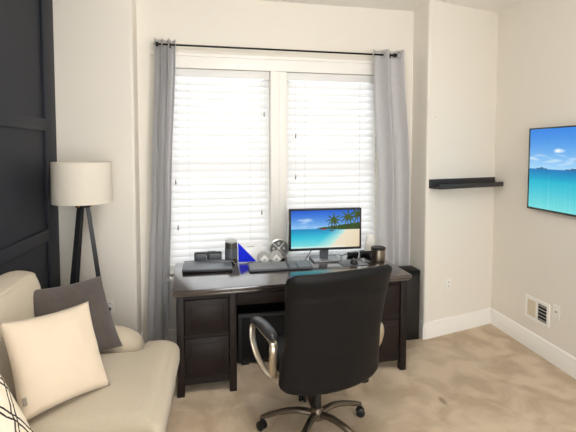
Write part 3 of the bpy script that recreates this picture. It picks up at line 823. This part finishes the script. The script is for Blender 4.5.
PIL['g'] = pillow('throw_pillow', 'charcoal grey square cushion leaning behind the cream one on the sofa', W['greyp'], (-.98, 2.47, .515), (1, 1.25, -.12), (-.22, .70, 1), (.50, .49), .14, 5)
PIL['p'] = pillow('throw_pillow', 'ivory cushion with black zigzag double lines at the near end of the sofa', W['pattern'], (-.80, 1.37, .468), (.10, 1, 0), (-.5, .05, 1), (.5, .48), .15, 9)
o, cen, ex, up, nn = PIL['c']
pt = cen - ex * .205 - up * .15 + nn * .03 - o.location
mb = MB(); mb.box((0, 0, 0), (.016, .004, .035)); mb.bm.transform(Matrix((tuple(ex), tuple(-nn), tuple(up))).transposed().to_4x4()); mb.build('care_tag', W['tag'], o, loc=pt)

# ------------------------------------------------------------------ tripod floor lamp
lamp = empty('floor_lamp', (-1.05, 3.37, 0), 0, 'tripod floor lamp with white drum shade and black legs in the corner', 'lamp')
rs = .208
mb = MB(); mb.lathe([(rs, 1.36), (rs * .985, 1.66), (rs * .985 - .003, 1.66), (rs - .003, 1.36)], (0, 0, 0), 56)
# open shade: drop the two cap discs
for f in [f for f in mb.bm.faces if len(f.verts) > 10]: mb.bm.faces.remove(f)
V = [v for v in mb.bm.verts]
bo = [e for e in mb.bm.edges if len(e.link_faces) == 1]
bmesh.ops.bridge_loops(mb.bm, edges=bo)
sh = mb.build('lamp_shade', W['shade'], lamp)
mb = MB()
for a in (0, 120, 240): mb.tube([(0, 0, 1.60), (rs * .98 * math.cos(R(a)), rs * .98 * math.sin(R(a)), 1.645)], .0025, 6)
mb.build('shade_spider', W['black_metal'], lamp)
MB().lathe([(.001, 1.36), (.018, 1.36), (.018, 1.42), (.001, 1.42)], (0, 0, 0), 16).lathe([(.012, 1.42), (.03, 1.47), (.033, 1.5), (.02, 1.535), (.001, 1.545)], (0, 0, 0), 20).tube([(0, 0, 1.54), (0, 0, 1.605)], .003, 6).build('bulb', W['white_pl'], lamp)
MB().lathe([(.001, 1.325), (.05, 1.325), (.052, 1.33), (.052, 1.36), (.048, 1.364), (.001, 1.364)], (0, 0, 0), 28).build('hub', W['lampleg'], lamp)
for ang in (14, 134, 254):
    dx, dy = math.cos(R(ang)), math.sin(R(ang))
    rings = []
    for t in (0, .02, .5, 1):
        d = .03 + (.155 if ang == 14 else .25) * t; z = 1.345 * (1 - t); hw = .018 + .004 * math.sin(PI * min(1, t * 1.0)) - .004 * t
        c = Vector((dx * d, dy * d, z)); sx_ = Vector((-dy, dx, 0))
        rings.append([c + sx_ * hw * a + Vector((dx, dy, 0)) * hw * .8 * b for a, b in ((-1, -1), (1, -1), (1, 1), (-1, 1))])
    lg = MB().loft(rings).build('leg', W['lampleg'], lamp, smooth=20)
    MB().lathe([(.001, -.004), (.009, -.003), (.009, .004), (.001, .006)], (0, 0, 0), 12, 'x', Matrix.Rotation(R(ang), 4, 'Z')).build('screw', W['brass'], lg, loc=(dx * .056, dy * .056, 1.335))

# ------------------------------------------------------------------ picture ledge
NM = Matrix.Translation((NA.x, NA.y, 0)) @ Matrix.Rotation(NANG, 4, 'Z')
sh_ = empty('wall_shelf', NM @ Vector((.45, 0, 1.40)), NANG, 'narrow charcoal picture ledge on the beige wall right of the alcove', 'shelf')
x0, x1 = -.425, .425
MB().b2((x0, -.018, .0), (x1, -.001, .082), .003).build('back_board', W['shelfwood'], sh_)
MB().b2((x0, -.125, .0), (x1, -.001, .020), .002).build('shelf_board', W['shelfwood'], sh_)
MB().b2((x0, -.138, 0), (x1, -.122, .042), .003).build('front_lip', W['shelfwood'], sh_)
for x, z in ((.086, 2.05), (.735, 2.06)):
    t = empty('wall_anchor', NM @ Vector((x, 0, z)), NANG, 'small wall anchor, %s of the two above the picture ledge' % ('left' if x < .3 else 'right'), 'wall anchor', 'old wall anchors')
    MB().lathe([(.001, .004), (.007, .003), (.009, .0), (.009, -.003)], (0, 0, 0), 12, 'y').build('plug', W['almond'], t)
    MB().b2((-.028, -.002, -.004), (-.012, .001, .004), .001).build('patch', W['trim'], t)

# ------------------------------------------------------------------ outlets, jack plate and vent
def plate(name, M_, ang, label, cat, m, socket=True):
    t = empty(name, M_, ang, label, cat)
    MB().b2((-.036, -.006, -.058), (.036, 0, .058), .003).build('cover_plate', m, t)
    if socket:
        for z in (-.02, .02):
            s_ = MB().prism(rounded([(-.017, -.014), (.017, -.014), (.017, .014), (-.017, .014)], .008), 0, .004, Matrix.Translation((0, -.005, z)) @ Matrix.Rotation(R(90), 4, 'X')).build('socket', m, t)
            MB().b2((-.008, -.0105, z - .004), (-.005, -.0088, z + .006)).b2((.005, -.0105, z - .004), (.008, -.0088, z + .006)).build('slot', W['dark'], s_)
        MB().lathe([(.001, .008), (.003, .0075), (.003, .005)], (0, 0, 0), 10, 'y').build('screw', W['almond'], t)
    else:
        MB().lathe([(.001, .008), (.006, .008), (.008, .005)], (0, 0, 0), 14, 'y').build('jack', W['dark'], t)
        for z in (-.04, .04): MB().lathe([(.001, .008), (.003, .0075), (.003, .005)], (0, 0, z), 10, 'y').build('screw', W['almond'], t)
    return t
plate('wall_outlet', NM @ Vector((.287, 0, .478)), NANG, 'white double power outlet on the wall below the picture ledge', 'outlet', W['white_pl'])
plate('wall_jack', Vector((XR, 3.08, .435)), R(-90), 'cream jack plate with a black socket beside the floor vent', 'wall plate', W['white_pl'], False)
ANGL = math.atan2(3.67 - 3.70, -.735 - XL)
po = plate('wall_outlet', Vector((-.955, 3.679, .46)), ANGL, 'white power outlet behind the right leg of the tripod lamp', 'outlet', W['white_pl'])
pg = empty('power_plug', Vector((-.955, 3.668, .44)), ANGL, 'black plug and cord in the outlet behind the tripod lamp', 'plug')
MB().b2((-.013, -.03, -.012), (.013, 0, .012), .004).build('plug_body', W['plastic'], pg)
MB().tube(spline([(0, -.03, 0), (.005, -.045, -.03), (.015, -.04, -.15), (.0, -.03, -.3), (-.03, -.05, -.42), (-.08, -.1, -.435)], 6), .003, 8).build('cord', W['plastic'], pg)
vt = empty('wall_vent', Vector((XR, 3.295, .365)), R(-90), 'white metal air vent low on the right wall, half its louvres open', 'vent')
w_, h_ = .29, .20
MB().b2((-w_ / 2, -.008, -h_ / 2), (w_ / 2, 0, -h_ / 2 + .028)).b2((-w_ / 2, -.008, h_ / 2 - .028), (w_ / 2, 0, h_ / 2)).b2((-w_ / 2, -.008, -h_ / 2 + .028), (-w_ / 2 + .028, 0, h_ / 2 - .028)).b2((w_ / 2 - .028, -.008, -h_ / 2 + .028), (w_ / 2, 0, h_ / 2 - .028)).b2((-.012, -.008, -h_ / 2 + .028), (.012, 0, h_ / 2 - .028)).build('frame', W['trim'], vt)
MB().b2((-w_ / 2 + .02, -.0022, -h_ / 2 + .02), (w_ / 2 - .02, -.0006, h_ / 2 - .02)).build('duct_shade', W['dark'], vt)  # flat dark sheet stands for the shade behind the louvres
for k in range(9):
    z = -.062 + k * .0155
    MB().box((-.064, -.0045, z), (.108, .0022, .0165), (R(14), 0, 0)).build('louvre', W['almond'], vt)
for k in range(5):
    z = -.058 + k * .029
    MB().box((.064, -.0055, z), (.108, .0035, .010), (R(38), 0, 0)).build('louvre', W['lightgrey'], vt)
MB().b2((.125, -.016, -.012), (.133, -.006, .012), .002).build('lever', W['trim'], vt)

# ------------------------------------------------------------------ television
tv = empty('television', (XR, 2.78, 1.59), R(-90), 'large flat television showing a turquoise sea on the right wall', 'television')
tw, th = 1.23, .69
MB().b2((-tw / 2, -.045, -th / 2), (tw / 2, -.02, th / 2), .004).build('housing', W['plastic'], tv)
MB().b2((-.25, -.02, -.2), (.25, -.001, .2), .004).build('wall_mount', W['black_metal'], tv)
gl = mat('gloss_black_bezel', (20, 20, 22), .12, spec=.6)
bz = .011
mb = MB().b2((-tw / 2, -.05, -th / 2), (tw / 2, -.044, -th / 2 + .016), .002).b2((-tw / 2, -.05, th / 2 - bz), (tw / 2, -.044, th / 2), .002).b2((-tw / 2, -.05, -th / 2), (-tw / 2 + .014, -.044, th / 2), .002).b2((tw / 2 - .014, -.05, -th / 2), (tw / 2, -.044, th / 2), .002)
mb.build('bezel', gl, tv)
screen('screen', tw - .028, th - bz - .016, sea, tv, (0, -.0475, .0025), (0, 0, 0), 170, 96)

# ------------------------------------------------------------------ light, sky and camera
wd = bpy.data.worlds.new('sky'); sc.world = wd; wd.use_nodes = True
bg = wd.node_tree.nodes['Background']; bg.inputs[0].default_value = (.97, .985, 1.0, 1); bg.inputs[1].default_value = 5.9
pl = bpy.data.lights.new('fill_light', 'POINT'); pl.energy = 57; pl.color = (1, .955, .895); pl.shadow_soft_size = .17  # unseen point light added to brighten the room, no fixture behind it
po_ = bpy.data.objects.new('fill_light', pl); C.objects.link(po_); po_.location = (.35, 1.55, 2.72)

cam = bpy.data.cameras.new('camera'); co = bpy.data.objects.new('camera', cam); C.objects.link(co)
cam.sensor_width = 36; cam.lens = 36 * 430 / 576; cam.shift_y = -.0755; cam.clip_start = .02
co.location = (0, 0, 1.75); co.rotation_euler = (R(87), 0, R(-8.3)); sc.camera = co
sc.view_settings.view_transform = 'Standard'; sc.view_settings.look = 'None'; sc.view_settings.gamma = 1
sc.view_settings.exposure = 0
sc.view_settings.use_curve_mapping = False
sc.cycles.max_bounces = 10; sc.cycles.diffuse_bounces = 6; sc.cycles.transparent_max_bounces = 12
